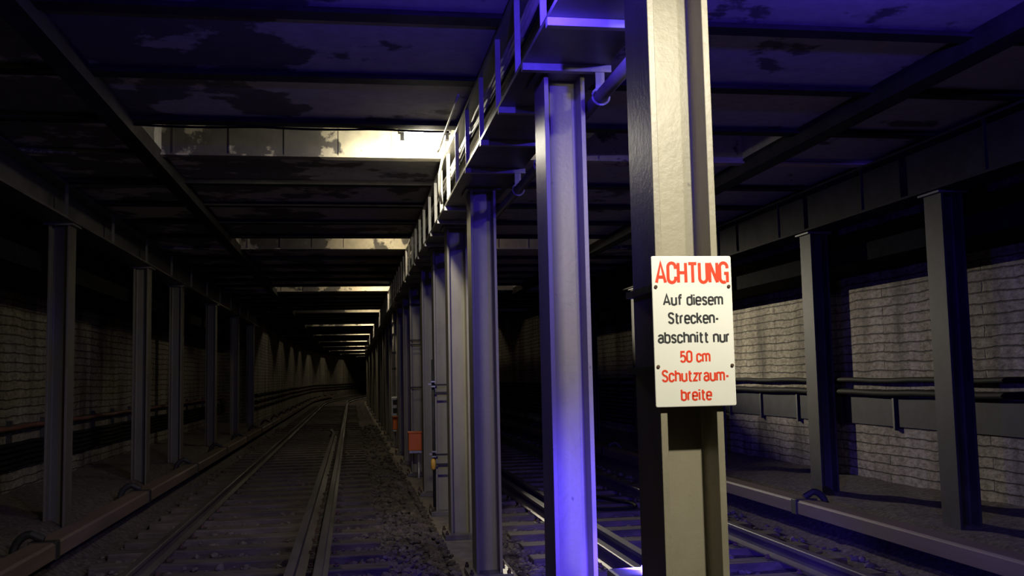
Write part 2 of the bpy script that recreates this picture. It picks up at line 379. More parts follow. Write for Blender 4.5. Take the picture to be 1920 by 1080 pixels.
# ------------------------------------------------------------------ girders along the tunnel
def girder(name, label, cx, y0, y1, zb, zt, bw, stiff, sides, mat, smat='plate'):
    root = empty(name, (cx, y0, zb)); tag(root, label, 'girder')
    h = zt - zb
    def part(nm, prof, a, b, m=mat):
        mb = MB(); mb.sweep(prof, ys_range(a, b), cx=0, cz=0)
        mb.v = [(x, y - y0, z) for x, y, z in mb.v]
        return mb.build(nm, m, root)
    part('bottom_flange', [(-bw/2, 0), (bw/2, 0), (bw/2, 0.022), (-bw/2, 0.022)], y0, y1)
    part('top_flange', [(-bw/2, h-0.022), (bw/2, h-0.022), (bw/2, h), (-bw/2, h)], y0, y1)
    part('web', [(-0.009, 0.0221), (0.009, 0.0221), (0.009, h-0.0221), (-0.009, h-0.0221)], y0, y1)
    proto = {}
    for s in sides:
        mb = MB(); a, b = sorted((s*(bw/2 - 0.028), s*(bw/2 + 0.001)))
        mb.box(a, b, -0.007, 0.007, 0.0005, h-0.0005) if abs(a) > bw/2 + 1 else mb.box(a, b, -0.007, 0.007, 0.0225, h-0.0225)
        proto[s] = mb
    for s in sides:
        first = None
        for yy in stiff:
            o = proto[s].build('stiffener', M[smat], root) if first is None else first.copy()
            if first is None: first = o
            else: COL.objects.link(o)
            o.location = (xoff(yy), yy - y0, 0)
    return root
SY = [1.9, 2.6, 3.35, 4.13, 4.80, 5.47, 6.2, 6.98, 7.68, 8.4, 9.09, 9.70, 10.46, 11.28, 12.0, 12.75]
while SY[-1] < 45: SY.append(SY[-1] + 0.74)
girder('steel_girder', 'long dark riveted steel girder with stiffeners on top of the central column row', 1.04, Y0, 100, ZSOF, 1.949, 0.42, SY, (-1, 1), M['girder'])
SL = [8.1 + 1.9*k for k in range(12)]
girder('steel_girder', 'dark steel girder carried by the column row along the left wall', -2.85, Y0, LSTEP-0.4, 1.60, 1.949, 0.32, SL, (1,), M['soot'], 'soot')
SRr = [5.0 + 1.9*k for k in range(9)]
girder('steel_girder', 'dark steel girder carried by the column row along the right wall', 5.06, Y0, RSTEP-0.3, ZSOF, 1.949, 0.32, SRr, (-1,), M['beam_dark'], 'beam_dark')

# ------------------------------------------------------------------ columns
def hprof(w, d, tf, tw, r=0.016):
    # H section, web facing the viewer; w across, d along the tunnel; small fillets at the web
    a, b = w/2, d/2
    def fil(cx, cy, a0, a1): return [(cx + r*math.cos(t), cy + r*math.sin(t)) for t in [a0 + (a1-a0)*k/4 for k in range(5)]]
    p = [(-a, -b), (-a+tf, -b)]
    p += fil(-a+tf+r, -tw/2-r, PI, PI/2)
    p += fil(a-tf-r, -tw/2-r, PI/2, 0)
    p += [(a-tf, -b), (a, -b), (a, b), (a-tf, b)]
    p += fil(a-tf-r, tw/2+r, 0, -PI/2)
    p += fil(-a+tf+r, tw/2+r, -PI/2, -PI)
    p += [(-a+tf, b), (-a, b)]
    return p
def column(z0, z1, w=0.205, d=0.26, base=True, mat='paint'):
    root = empty('steel_column')
    m = MB(); m.extrude_z(hprof(w, d, 0.022, 0.016), z0 + (0.05 if base else 0), z1 - 0.02); m.build('shaft', M[mat], root, bevel=0.002)
    if base:
        m = MB(); m.box(-0.165, 0.175, -0.19, 0.19, z0, z0+0.05); m.build('base_plate', M['girder'], root, bevel=0.003)
        for sx in (-0.145, 0.145):
            for sy in (-0.165, 0.165):
                m = MB(); m.lathe([(0.016, 0), (0.016, 0.022), (0.010, 0.024), (0.010, 0.04)], (sx, sy, z0+0.05), n=6); m.build('anchor_bolt', M['rust'], root)
    m = MB(); m.box(-0.14, 0.14, -0.16, 0.16, z1-0.02, z1); m.build('cap_plate', M['girder'], root, bevel=0.002)
    return root
CY = [3.10, 4.79, 7.85, 9.82, 11.51, 13.40, 16.15, 18.3, 20.6, 22.9, 25.3, 27.8, 30.3, 33.0, 35.8, 38.8, 42.0, 45.4, 49.0, 53.0, 57.5, 62.5, 68.0, 74.0, 80.5, 87.5, 95.0]
CLAB = ['grey-beige steel H column that carries the red and black warning sign',
        'tall steel H column tinted violet by blue light, just left behind the sign column',
        'steel H column with a deep blue patch near its top, third in the central row',
        'beige steel H column standing on the visible base plate, fourth in the central row',
        'beige steel H column with a strapped pole and yellow tag, fifth in the central row',
        'dim grey steel H column between the pole column and the orange box, sixth in the central row',
        'pale strapped steel H column behind the bright orange box, seventh in the central row']
proto = None
for i, yy in enumerate(CY):
    o = column(-1.569, ZSOF-0.0005) if proto is None else copy_tree(proto)
    if proto is None: proto = o
    o.location = (1.05 + xoff(yy), yy, 0)
    if i < len(CLAB): lb = CLAB[i]
    elif i < 14: lb = 'narrow-looking steel H column in the receding central row, %s from the camera' % ORD[i]
    else: lb = 'distant steel H column at the vanishing end of the central row'
    tag(o, lb, 'column', 'central steel columns' if i < 14 else 'distant central steel columns')
LC = [6.6, 10.42, 14.3, 17.05, 21.2, 25.4, 29.3]
proto = None; first_seen = 0
for i, yy in enumerate(LC):
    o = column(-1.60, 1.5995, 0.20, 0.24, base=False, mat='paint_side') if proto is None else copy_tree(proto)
    if proto is None: proto = o
    o.location = (-2.85, yy, 0)
    if i == 0: lb = 'dark steel column of the left row just outside the left edge of the picture'
    else: lb = 'dark steel column beside the left wall, %s from the left edge of the picture' % ORD[i-1].replace('nearest', 'first')
    tag(o, lb, 'column', 'left steel columns')
RC = [5.3, 7.75, 10.19, 13.4, 17.0, 20.6]
proto = None
for i, yy in enumerate(RC):
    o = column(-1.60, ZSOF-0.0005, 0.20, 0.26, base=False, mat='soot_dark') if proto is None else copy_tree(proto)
    if proto is None: proto = o
    o.location = (5.08, yy, 0)
    lb = ['dark steel column of the right row just outside the right edge of the picture',
          'dark bluish steel column beside the right wall, nearest the right edge of the picture',
          'dark steel column between two lit brick patches, second from the right edge'][i] if i < 3 else \
         'dark steel column beside the right wall seen past the sign column, %s from the right edge' % ORD[i-1]
    tag(o, lb, 'column', 'right steel columns')

# ------------------------------------------------------------------ hanger bars under the central girder and the pipe they hold
HB = [3.96, 4.57, 5.35, 6.13, 6.98, 7.75, 8.6, 9.35, 10.2, 11.0, 12.2, 12.9, 14.2, 15.2, 17.0, 19.2, 21.5]
HB = [v for v in HB if all(abs(v - c) > 0.19 for c in CY)]
proto = None
for i, yy in enumerate(HB):
    if proto is None:
        o = empty('hanger_bar')
        m = MB(); m.box(-0.215, 0.225, -0.008, 0.035, -0.036, 0); m.build('bar', M['plate'], o, bevel=0.002)
        m = MB(); m.box(0.145, 0.19, -0.004, 0.006, -0.145, -0.0365); m.build('stem', M['plate'], o)
        m = MB(); pts = [(0.17 + 0.042*math.cos(a), 0, -0.155 + 0.042*math.sin(a)) for a in [PI*0.5 + 1.7*PI*k/16 for k in range(17)]]
        m.tube(pts, 0.006, 6); m.build('pipe_hook', M['plate'], o)
        proto = o
    else: o = copy_tree(proto)
    o.location = (1.04, yy, ZSOF - 0.0005)
    tag(o, 'steel hanger bar across the underside of the central girder, %s from the top' % ORD[i].replace('nearest', 'first'), 'bracket', 'hanger bars under the central girder')
m = MB(); m.tube([(1.21, 3.7 + 0.7*k, ZSOF - 0.155) for k in range(28)], 0.033, 12)
tag(m.build('service_pipe', M['girder'], smooth=True), 'dark pipe hanging in hooks under the right edge of the central girder', 'pipe')

# cables lying on the left side of the central girder
specs = [(0.875, 1.725, 0.016, 'cable_grey', 'lowest pale cable of the bundle along the left side of the central girder'),
         (0.880, 1.765, 0.018, 'cable_grey', 'pale cable of the central girder bundle, second from the bottom'),
         (0.875, 1.805, 0.016, 'cable_grey', 'dusty pale cable of the central girder bundle, third from the bottom'),
         (0.905, 1.845, 0.018, 'cable_grey', 'thick pale cable at the top of the central girder bundle'),
         (0.870, 1.690, 0.010, 'cable_black', 'thin black cable under the pale bundle on the central girder')]
for x, z, r, mt, lb in specs:
    m = MB(); ph = random.random()*6
    m.tube([(x + 0.006*math.sin(yy*2.1 + ph), yy, z + 0.010*math.sin(yy*4.4 + ph)) for yy in [1.0 + 0.35*k for k in range(105)]], r, 8)
    # cables pass the stiffeners through notches
    tag(m.build('power_cable', M[mt], smooth=True), lb, 'cable', 'cables on the central girder')

# ------------------------------------------------------------------ tracks
def railprof(hd=0.036, ft=0.0625, h=0.145):
    return [(-ft, 0), (ft, 0), (ft, 0.012), (0.012, 0.030), (0.009, h-0.045), (hd, h-0.034), (hd, h-0.006), (hd-0.008, h), (-hd+0.008, h), (-hd, h-0.006), (-hd, h-0.034), (-0.009, h-0.045), (-0.012, 0.030), (-ft, 0.012)]
def rail(x, label, y0=Y0, y1=Y1, dx=None, mat='rail_top', prof=None, ys=None):
    m = MB(); m.sweep(prof or railprof(), ys or ys_range(y0, y1), cx=x, cz=ZS+0.0005, dx=dx)
    return tag(m.build('track_rail', M[mat]), label, 'rail')
rail(-1.69, 'worn steel running rail on the left side of the left track')
rail(-0.255, 'worn steel running rail on the right side of the left track, nearest the columns')
rail(2.075, 'worn steel running rail of the right track, on the side nearest the columns')
rail(3.510, 'worn steel running rail of the right track, on the side nearest the right wall')
gp = [(-0.028, 0), (0.085, 0), (0.085, 0.012), (0.012, 0.03), (0.010, 0.10), (0.030, 0.118), (0.030, 0.150), (-0.040, 0.150), (-0.040, 0.118), (-0.010, 0.10), (-0.012, 0.03), (-0.028, 0.012)]
def grd(x, y0, y1, label, s):
    ys = [y0 + (y1 - y0)*k/40 for k in range(41)]
    def dx(y): return s * max(0, (y - (y1 - 1.6)) / 1.6)**1.5 * 0.10
    m = MB(); m.sweep(gp, ys, cx=x, cz=ZS+0.0005, dx=dx)
    tag(m.build('guard_rail', M['rail_rust']), label, 'rail')
grd(-0.455, Y0, 28.5, 'rusty guard rail ending with a flare inside the left track', -1)
grd(2.265, Y0, 30.0, 'rusty guard rail beside the near running rail of the right track', 1)

def sleepers(cx, y0, y1, word, extra):
    proto = None; k = 0; yy = y0
    while yy < y1:
        if proto is None:
            o = empty('track_sleeper')
            m = MB(); m.box(-1.25, 1.25, -0.12, 0.12, -0.15, 0); m.build('timber', M['sleeper'], o, bevel=0.012)
            for s in extra:
                m = MB(); m.box(s-0.15, s+0.15, -0.065, 0.065, 0.0003, 0.0045); m.build('tie_plate', M['dark'], o)
            for s in extra:
                for q in (-0.105, 0.105):
                    m = MB(); m.lathe([(0.024, 0.0046), (0.024, 0.018), (0.013, 0.020), (0.013, 0.038)], (s+q, 0.03, 0), n=6)
                    m.build('spike', M['rust'], o)
            proto = o
        else: o = copy_tree(proto)
        o.location = (cx + xoff(yy) + random.uniform(-.02, .02), yy + random.uniform(-.02, .02), ZS)
        o.rotation_euler = (0, 0, random.uniform(-.008, .008))
        if yy < 7.3: lb = 'dark timber sleeper under the %s track just below the bottom edge of the picture' % word
        elif k < 12:
            lb = 'dark weathered timber sleeper of the %s track, %s one up from the bottom edge' % (word, ORD[k].replace('nearest', 'first')); k += 1
        else: lb = 'small dark timber sleeper farther up the %s track' % word
        tag(o, lb, 'sleeper', 'sleepers of the %s track' % word)
        yy += 0.65 if yy < 30 else 1.3
sleepers(-0.97, 5.3, 60, 'left', (-0.72, 0.715))
sleepers(2.79, 5.3, 40, 'right', (-0.715, 0.72))

# conductor rails with their cover boards
def third(cx, joints, label, side):
    root = empty('conductor_rail', (cx, joints[0], 0)); tag(root, label, 'conductor rail')
    y0 = joints[0]
    def T(m): m.v = [(x - cx, y - y0, z) for x, y, z in m.v]; return m
    for a, b in zip(joints, joints[1:]):
        ys = [a + 0.06, b - 0.06] if b < 48 else [a + 0.06, (a+b)/2, b - 0.06]
        m = MB(); m.sweep([(-0.105, -1.40), (-0.105, -1.285), (-0.085, -1.268), (0.085, -1.268), (0.105, -1.285), (0.105, -1.40), (0.088, -1.40), (0.088, -1.29), (-0.088, -1.29), (-0.088, -1.40)], ys, cx=cx)
        T(m).build('cover_board', M['wood'], root, bevel=0.004)
    m = MB(); m.sweep([(-0.03, -1.40), (0.03, -1.40), (0.03, -1.33), (-0.03, -1.33)], ys_range(joints[0], joints[-1]), cx=cx); T(m).build('power_rail', M['rail_top'], root)
    for yj in joints:
        m = MB(); ox = cx + xoff(yj)
        m.box(ox-0.112, ox+0.112, yj-0.058, yj+0.058, -1.41, -1.262)
        pr = [(ox + side*(0.10 + 0.14*math.sin(t)), yj, -1.262 + 0.06 - 0.0 - 0.19*(1-math.cos(t))) for t in [PI*k/14 for k in range(12)]]
        m.tube([(ox, yj, -1.25)] + pr + [(ox + side*0.20, yj, -1.72)], 0.035, 8)
        T(m).build('bracket', M['dark'], root, bevel=0.006)
    return root
third(-2.47, [8.675 - 3.75*2 + 3.75*k for k in range(22)], 'brown covered conductor rail on iron brackets beside the left track', -1)
third(4.38, [9.25 - 3.75*2 + 3.75*k for k in range(12)], 'brown covered conductor rail on iron brackets beside the right track', 1)

# loose stones of the ballast: nobody could count them
def stones():
    t = (1 + 5**0.5)/2
    iv = [Vector(p).normalized() for p in [(-1,t,0),(1,t,0),(-1,-t,0),(1,-t,0),(0,-1,t),(0,1,t),(0,-1,-t),(0,1,-t),(t,0,-1),(t,0,1),(-t,0,-1),(-t,0,1)]]
    fc = [(0,11,5),(0,5,1),(0,1,7),(0,7,10),(0,10,11),(1,5,9),(5,11,4),(11,10,2),(10,7,6),(7,1,8),(3,9,4),(3,4,2),(3,2,6),(3,6,8),(3,8,9),(4,9,5),(2,4,11),(6,2,10),(8,6,7),(9,8,1)]
    mb = MB()
    for i in range(12000):
        if random.random() < 0.62:
            yy = random.uniform(6.4, 15); x = random.choice([random.uniform(0.0, 0.85), random.uniform(1.3, 2.0), random.uniform(-2.3, 0.3), random.uniform(1.3, 4.3), random.uniform(0.2, .8), random.uniform(0.7, 0.86)])
        else:
            yy = random.uniform(15, 34); x = random.choice([random.uniform(-2.4, 0.85), random.uniform(1.3, 4.3)])
        if any(abs(x - q) < 0.13 for q in (-1.69, -0.255, -0.43, 2.075, 2.29, 3.51)): continue
        r = random.uniform(0.012, 0.042) * (1 if yy < 15 else 1.3)
        if 0.82 < x < 1.3: r *= 0.6
        inside = (-2.2 < x < 0.27) or (1.55 < x < 4.05)
        z = ground_z(x, yy) + r*0.35
        if 0.80 < x < 1.31: z = -1.57 + r*0.3
        if inside: z = min(z, ZS - r*0.5)
        sx, sy, sz = [random.uniform(.7, 1.3) for _ in range(3)]
        a = random.uniform(0, 6.28); c, s = math.cos(a), math.sin(a)
        vs = []
        for p in iv:
            q = random.uniform(.75, 1.2)*r
            px, py = p.x*sx*q, p.y*sy*q
            vs.append((x + c*px - s*py, yy + s*px + c*py, z + p.z*sz*q*0.75))
        mb.add(vs, fc)
    return mb
tag(stones().build('ballast_stones', M['stone']), 'loose dark broken stones lying between the sleepers and beside the columns', 'ballast', kind='stuff')

# ------------------------------------------------------------------ wall cables
def run(x, z, r, mat, y0, y1, label, name='wall_cable', group=None, sag=0.012, per=1.6, x2=None, ystep=None):
    m = MB(); pts = []
    yy = y0
    while yy <= y1:
        xx = x + xoff(yy)
        if x2 is not None and yy > ystep: xx += x2 - x
        pts.append((xx, yy, z - sag*abs(math.sin(PI*yy/per)) )); yy += 0.4 if yy < 48 else 1.5
    m.tube(pts, r, 8); tag(m.build(name, M[mat], smooth=True), label, 'cable', group)
run(LW+0.10, -0.47, 0.028, 'cable_brown', 6, LSTEP-0.2, 'red-brown pipe running along the left brick wall above the black cables', 'wall_pipe')
for k, nm in enumerate(['topmost', 'second', 'third', 'fourth', 'lowest']):
    run(LW+0.08, -0.66 - 0.062*k, 0.024, 'cable_black', 6, LSTEP-0.2, 'black cable on the left wall, %s of the row of five' % nm, group='left wall cables')
for k, nm in enumerate(['upper', 'middle', 'lower']):
    run(LW2+0.07, -0.42 - 0.2*k, 0.04, 'cable_black', LSTEP+0.2, Y1-2, '%s black cable along the far left wall curving away' % nm, group='far left wall cables', sag=0.03)
proto = None
for k in range(20):
    yy = 7.2 + 1.25*k
    if yy > LSTEP - 0.5: break
    if proto is None:
        m = MB(); m.box(0.0, 0.05, -0.025, 0.025, -0.98, -0.40); proto = o = m.build('cable_bracket', M['dark'])
    else: o = proto.copy(); COL.objects.link(o)
    o.location = (LW + 0.0005, yy, 0)
    tag(o, 'small dark iron cable bracket fixed to the left brick wall', 'bracket', 'cable brackets on the left wall')
run(RW-0.075, -0.13, 0.030, 'cable_black', 5, RSTEP-0.2, 'upper thick black cable along the right brick wall', group='right wall thick cables', sag=0.02)
run(RW-0.075, -0.275, 0.036, 'cable_black', 5, RSTEP-0.2, 'lower thick black cable along the right wall above the grey panels', group='right wall thick cables', sag=0.015)
# grey panels with dark posts: one trunking run
duct = empty('cable_trunking', (RW - 0.001, 5.4, 0)); tag(duct, 'grey cable trunking of flat panels and dark straps low on the right brick wall', 'trunking')
for k in range(9):
    m = MB(); m.box(-0.02, 0.0, 0.02, 1.19, -0.66, -0.33); o = m.build('cover_panel', M['panel'], duct, bevel=0.003); o.location = (0, 1.21*k, 0)
    m = MB(); m.box(-0.045, 0.0, -0.018, 0.018, -0.70, -0.30); o = m.build('strap', M['dark'], duct); o.location = (0, 1.21*k, 0)
for j in range(9):
    run(RW-0.06, -0.40 - 0.085*j, 0.026, 'cable_black', 16.2, RSTEP-0.2, 'black rack cable on the right wall behind the violet column, %s from the top' % ORD[j].replace('nearest', 'first'), group='rack cables on the right wall', sag=0.008)
for j in range(9):
    run(RW2-0.06, -0.25 - 0.10*j, 0.028, 'cable_black', RSTEP+0.2, 70, 'black cable in the far rack on the right wall, %s from the top' % ORD[j].replace('nearest', 'first'), group='far rack cables on the right wall', sag=0.008)

# ------------------------------------------------------------------ warning sign
def arc(cx, cy, rx, ry, a0, a1, n=8):
    return [(cx + rx*math.cos(math.radians(a0 + (a1-a0)*k/n)), cy + ry*math.sin(math.radians(a0 + (a1-a0)*k/n))) for k in range(n+1)]
X = 0.74
def loop(w, h, r, y0=0): return arc(w-r, h-r, r, r, 0, 90) + arc(r, h-r, r, r, 90, 180) + arc(r, y0+r, r, r, 180, 270) + arc(w-r, y0+r, r, r, 270, 360) + [(w, h-r)]
G = {
 'A': (.50, [[(0,0),(.25,1),(.50,0)], [(.075,.28),(.425,.28)]]),
 'C': (.42, [[(.42,.70)] + arc(.21,.79,.21,.21,0,180) + arc(.21,.21,.21,.21,180,360) + [(.42,.30)]]),
 'H': (.42, [[(0,0),(0,1)], [(.42,0),(.42,1)], [(0,.5),(.42,.5)]]),
 'T': (.46, [[(0,.965),(.46,.965)], [(.23,0),(.23,.965)]]),
 'U': (.42, [[(0,1)] + arc(.21,.21,.21,.21,180,360) + [(.42,1)]]),
 'N': (.42, [[(0,0),(0,1)], [(0,1),(.42,0)], [(.42,0),(.42,1)]]),
 'G': (.42, [[(.42,.72)] + arc(.21,.79,.21,.21,0,180) + arc(.21,.21,.21,.21,180,300), [(.24,.46),(.42,.46),(.42,0)]]),
 'S': (.40, [[(.39,.80)] + arc(.20,.80,.19,.19,0,180) + [(.03,.68),(.10,.58),(.30,.46),(.385,.34)] + arc(.20,.20,.19,.19,20,-180)]),
 'a': (.36, [[(.02,.58)] + arc(.18,.56,.17,.17,150,0) + [(.36,0)], [(.36,.42),(.17,.42)] + arc(.17,.21,.17,.20,90,270) + [(.22,.01),(.36,.12)]]),
 'b': (.37, [[(0,0),(0,1)], loop(.37, X, .18)]),
 'c': (.34, [[(.34,.52)] + arc(.17,.56,.17,.17,10,180) + arc(.17,.17,.17,.17,180,350) + [(.34,.20)]]),
 'd': (.37, [[(.37,0),(.37,1)], loop(.37, X, .18)]),
 'e': (.37, [[(0,.38),(.37,.38)] + arc(.185,.555,.185,.185,0,180) + arc(.185,.185,.185,.185,180,335)]),
 'f': (.28, [[(.30,.97)] + arc(.24,.84,.13,.13,90,180) + [(.11,0)], [(0,.70),(.28,.70)]]),
 'h': (.36, [[(0,0),(0,1)], [(0,.50)] + arc(.18,.56,.18,.18,180,0) + [(.36,0)]]),
 'i': (.03, [[(.015,0),(.015,X)], [(.015,.88),(.015,1.0)]]),
 'k': (.37, [[(0,0),(0,1)], [(.34,X),(.02,.34)], [(.13,.44),(.37,0)]]),
 'm': (.60, [[(0,0),(0,X)], [(0,.56)] + arc(.15,.58,.15,.15,180,0) + [(.30,0)], [(.30,.56)] + arc(.45,.58,.15,.15,180,0) + [(.60,0)]]),
 'n': (.36, [[(0,0),(0,X)], [(0,.52)] + arc(.18,.56,.18,.18,180,0) + [(.36,0)]]),
 'r': (.22, [[(0,0),(0,X)], [(0,.50)] + arc(.17,.54,.17,.18,180,80)]),
 's': (.33, [[(.32,.58)] + arc(.165,.57,.15,.16,10,180) + [(.04,.46),(.27,.31)] + arc(.165,.17,.155,.16,40,-170)]),
 't': (.26, [[(.10,.95),(.10,.13)] + arc(.20,.13,.10,.12,180,270) + [(.27,.01)], [(0,.70),(.27,.70)]]),
 'u': (.36, [[(0,X)] + arc(.18,.18,.18,.18,180,360), [(.36,0),(.36,X)]]),
 'z': (.32, [[(0,.70),(.32,.70),(0,.04),(.32,.04)]]),
 '5': (.38, [[(.36,.96),(.05,.96),(.03,.52)] + arc(.19,.40,.19,.20,120,0) + arc(.19,.20,.19,.20,0,-165)]),
 '0': (.40, [loop(.40, 1.0, .20)]),
 '-': (.20, [[(0,.38),(.20,.38)]]),
 ' ': (.14, []),
}
def ribbon(mb, pts, wd, depth, fx):
    P = [Vector((p[0], p[1])) for p in pts]
    Q = [P[0]]
    for p in P[1:]:
        if (p - Q[-1]).length > 1e-6: Q.append(p)
    P = Q; L = []
    for i, p in enumerate(P):
        a = (P[i] - P[i-1]).normalized() if i > 0 else None
        b = (P[i+1] - P[i]).normalized() if i < len(P)-1 else None
        if a is None: a = b
        if b is None: b = a
        t = (a + b)
        t = t.normalized() if t.length > 1e-3 else a
        nrm = Vector((-t.y, t.x)); c = max(0.5, nrm.dot(Vector((-a.y, a.x))))
        L.append((p + nrm*wd/2/c, p - nrm*wd/2/c))
    vs = []
    for l, r in L:
        for q in (l, r):
            x, z = fx(q); vs.append((x, -depth, z))
        for q in (l, r):
            x, z = fx(q); vs.append((x, 0, z))
    fs = []
    for i in range(len(L)-1):
        k = 4*i
        fs += [(k, k+1, k+5, k+4), (k, k+4, k+6, k+2), (k+1, k+3, k+7, k+5)]
    k = 4*(len(L)-1); fs += [(0, 2, 3, 1), (k, k+1, k+3, k+2)]
    mb.add(vs, fs)
SW_, SH_ = 0.262, 0.4705
def text_line(mb, txt, x0, x1, ytop, ybase, sw, gap=.17):
    cap = (ybase - ytop) / 963 * SH_
    tot = 0; pos = []
    for ch in txt:
        pos.append(tot); tot += G[ch][0] + gap
    tot -= gap
    X0 = (x0 / 509 - 0.5) * SW_; X1 = (x1 / 509 - 0.5) * SW_
    swm = sw / 963 * SH_
    X0 += swm/2; X1 -= swm/2
    sx = (X1 - X0) / tot; sy = cap - swm
    zb = (0.5 - ybase / 963) * SH_ + swm/2
    nst = 0
    for ch, p in zip(txt, pos):
        for st in G[ch][1]:
            nst += 1
            # scale strokes first so that the pen keeps one width
            ribbon(mb, [(X0 + (p + q[0])*sx, zb + q[1]*sy) for q in st], swm, 0.0006 + 0.00004*(nst % 5), lambda q: (q.x, q.y))
sign = empty('warning_sign', (1.058, 2.9505, 0.127))
tag(sign, 'white enamel warning sign with red and black German text bolted to the nearest column', 'sign')
m = MB(); rc = 0.006
pp = [(a, b) for a, b in arc(SW_/2-rc, SH_/2-rc, rc, rc, 0, 90, 4) + arc(-SW_/2+rc, SH_/2-rc, rc, rc, 90, 180, 4) + arc(-SW_/2+rc, -SH_/2+rc, rc, rc, 180, 270, 4) + arc(SW_/2-rc, -SH_/2+rc, rc, rc, 270, 360, 4)]
nn = len(pp)
m.add([(a, 0, b) for a, b in pp] + [(a, 0.008, b) for a, b in pp], [tuple(range(nn)), tuple(reversed(range(nn, 2*nn)))] + [(i, (i+1) % nn, nn+(i+1) % nn, nn+i) for i in range(nn)])
m.build('plate', M['white'], sign, bevel=0.0025)
def lettering(name, mat, lines, label):
    mb = MB()
    for l in lines: text_line(mb, *l)
    o = mb.build(name, M[mat], sign); o.location = (0, -0.0001, 0); o['label'] = label
lettering('heading_lettering', 'red', [('ACHTUNG', 20, 491, 35, 181, 20, .16)], 'large red heading')
for l in [('Auf diesem', 65, 448, 243, 320, 12), ('Strecken-', 93, 418, 360, 438, 12), ('abschnitt nur', 25, 484, 483, 561, 12)]: lettering('text_line', 'black', [l], 'black text line')
for l in [('50 cm', 160, 353, 606, 684, 12), ('Schutzraum-', 42, 469, 726, 806, 12), ('breite', 157, 355, 848, 926, 12)]: lettering('text_line', 'red', [l], 'red text line')
for bx, by in [(23, 198), (487, 198), (22, 706), (489, 706)]:
    m = MB(); m.lathe([(0.0055, 0), (0.0055, -0.003), (0.003, -0.0045)], ((bx/509-.5)*SW_, -0.0002, (.5-by/963)*SH_), 'y', 10); m.build('bolt', M['rust'], sign)
for sz in (0.135, -0.12):
    m = MB(); m.box(-0.128, -0.104, 0.0085, 0.30, sz-0.011, sz+0.011); m.build('clamp_strap', M['dark'], sign)
for o in sign.children:
    if o.name.startswith('clamp_strap'): o.location = (-0.002, 0.0, 0)

# ------------------------------------------------------------------ lamps
def tube_lamp(loc, length, glow, label, group, r=0.022):
    root = empty('tunnel_lamp', loc); tag(root, label, 'lamp', group)
    m = MB(); m.box(-length/2-0.05, length/2+0.05, -0.05, 0.05, 0.045, 0.11); m.build('housing', M['plate'], root, bevel=0.006)
    m = MB(); m.lathe([(r*0.5, -length/2), (r, -length/2+0.02), (r, length/2-0.02), (r*0.5, length/2)], (0, 0, 0.02), 'x', 14); m.build('glass_tube', M[glow], root, smooth=True)
    for s in (-1, 1):
        m = MB(); a, b = sorted((s*length/2, s*(length/2+0.03))); m.box(a, b, -0.03, 0.03, -0.012, 0.0445); m.build('socket', M['dark'], root)
    m = MB(); m.tube([(0.0, 0, 0.11), (0.0, 0, 2.359 - loc[2])], 0.012, 8); m.build('stem', M['dark'], root)
    return root
tube_lamp((0.62, 8.10, 1.985), 0.34, 'lamp_white', 'brightly burning tube lamp in the ceiling recess left of the central girder', 'tunnel lamps', 0.04)
for i, (a, b) in enumerate(recess[2:]):
    yy = a + (b - a)*0.5; x = 0.60 + xoff(yy)
    en = ([22, 50, 22, 50, 35, 45, 50] + [70]*9)[i]
    light('lamp_light_far', 'POINT', (x, yy, 2.19), en, WARM, 0.05)
    tube_lamp((x, yy, 2.215), 0.30, 'lamp_dim', 'small warm tube lamp in the %s ceiling recess along the central girder' % ORD[i+1], 'tunnel lamps')
# assumed lamps overhead near the camera, unseen, placed from the light they give
for P, lb in ((LAMP0, 'assumed round lamp hanging from the ceiling above the camera, left one of the pair'), (LAMP0B, 'assumed round lamp hanging from the ceiling above the camera, right one of the pair')):
    root = empty('assumed_bulkhead_lamp', P); tag(root, lb, 'lamp', 'assumed round ceiling lamps')
    m = MB(); m.lathe([(0.02, (1.499 if P[0] < 1.2 else 1.999) - P[2]), (0.02, 0.12), (0.09, 0.10), (0.10, 0.085)], (0, 0, 0), n=20); m.build('housing', M['plate'], root, smooth=True)
    m = MB(); m.lathe([(0.085, 0.08), (0.09, 0.06), (0.02, 0.056)], (0, 0, 0), n=20); m.build('glass', M['lamp_faint'], root, smooth=True)
# assumed blue lamps overhead, unseen, placed from their light; then the signal lamp
def assumed_blue_lamp(loc, label, stem):
    root = empty('assumed_blue_lamp', loc); tag(root, label, 'lamp', 'assumed blue lamps')
    m = MB(); m.lathe([(0.012, 0.05), (0.03, 0.045), (0.036, 0.02), (0.036, 0.012)], (0, 0, 0.045), n=16); m.build('cap', M['plate'], root, smooth=True)
    m = MB(); m.lathe([(0.03, 0.055), (0.032, 0.05), (0.025, 0.047)], (0, 0, 0), n=16); m.build('blue_glass', M['lamp_blue'], root, smooth=True)
    m = MB(); m.tube([(0, 0, 0.09), (0, 0, stem)], 0.01, 8); m.build('stem', M['dark'], root)
assumed_blue_lamp((0.70, 3.62, 1.4985), 'assumed blue lamp hanging from the ceiling left of the central girder above the picture', 0.500)
assumed_blue_lamp((2.50, 3.40, 1.70), 'assumed blue lamp hanging from the ceiling above the right track, above the picture', 0.299)
assumed_blue_lamp((-1.2, 1.0, 1.80), 'assumed blue lamp hanging from the ceiling above the left track, beside the camera', 0.199)
root = empty('signal_lamp', (1.03, 3.44, -0.75)); tag(root, 'glowing blue signal lamp low on the back of the sign column at the bottom edge', 'lamp')
m = MB(); m.box(-0.12, 0.05, -0.04, 0.12, -0.12, 0.045); m.build('housing', M['white'], root, bevel=0.012)
m = MB(); m.lathe([(0.030, 0.0455), (0.030, 0.065), (0.018, 0.082), (0.004, 0.087)], (0.015, 0.02, 0), n=18); m.build('blue_lens', M['lamp_blue'], root, smooth=True)
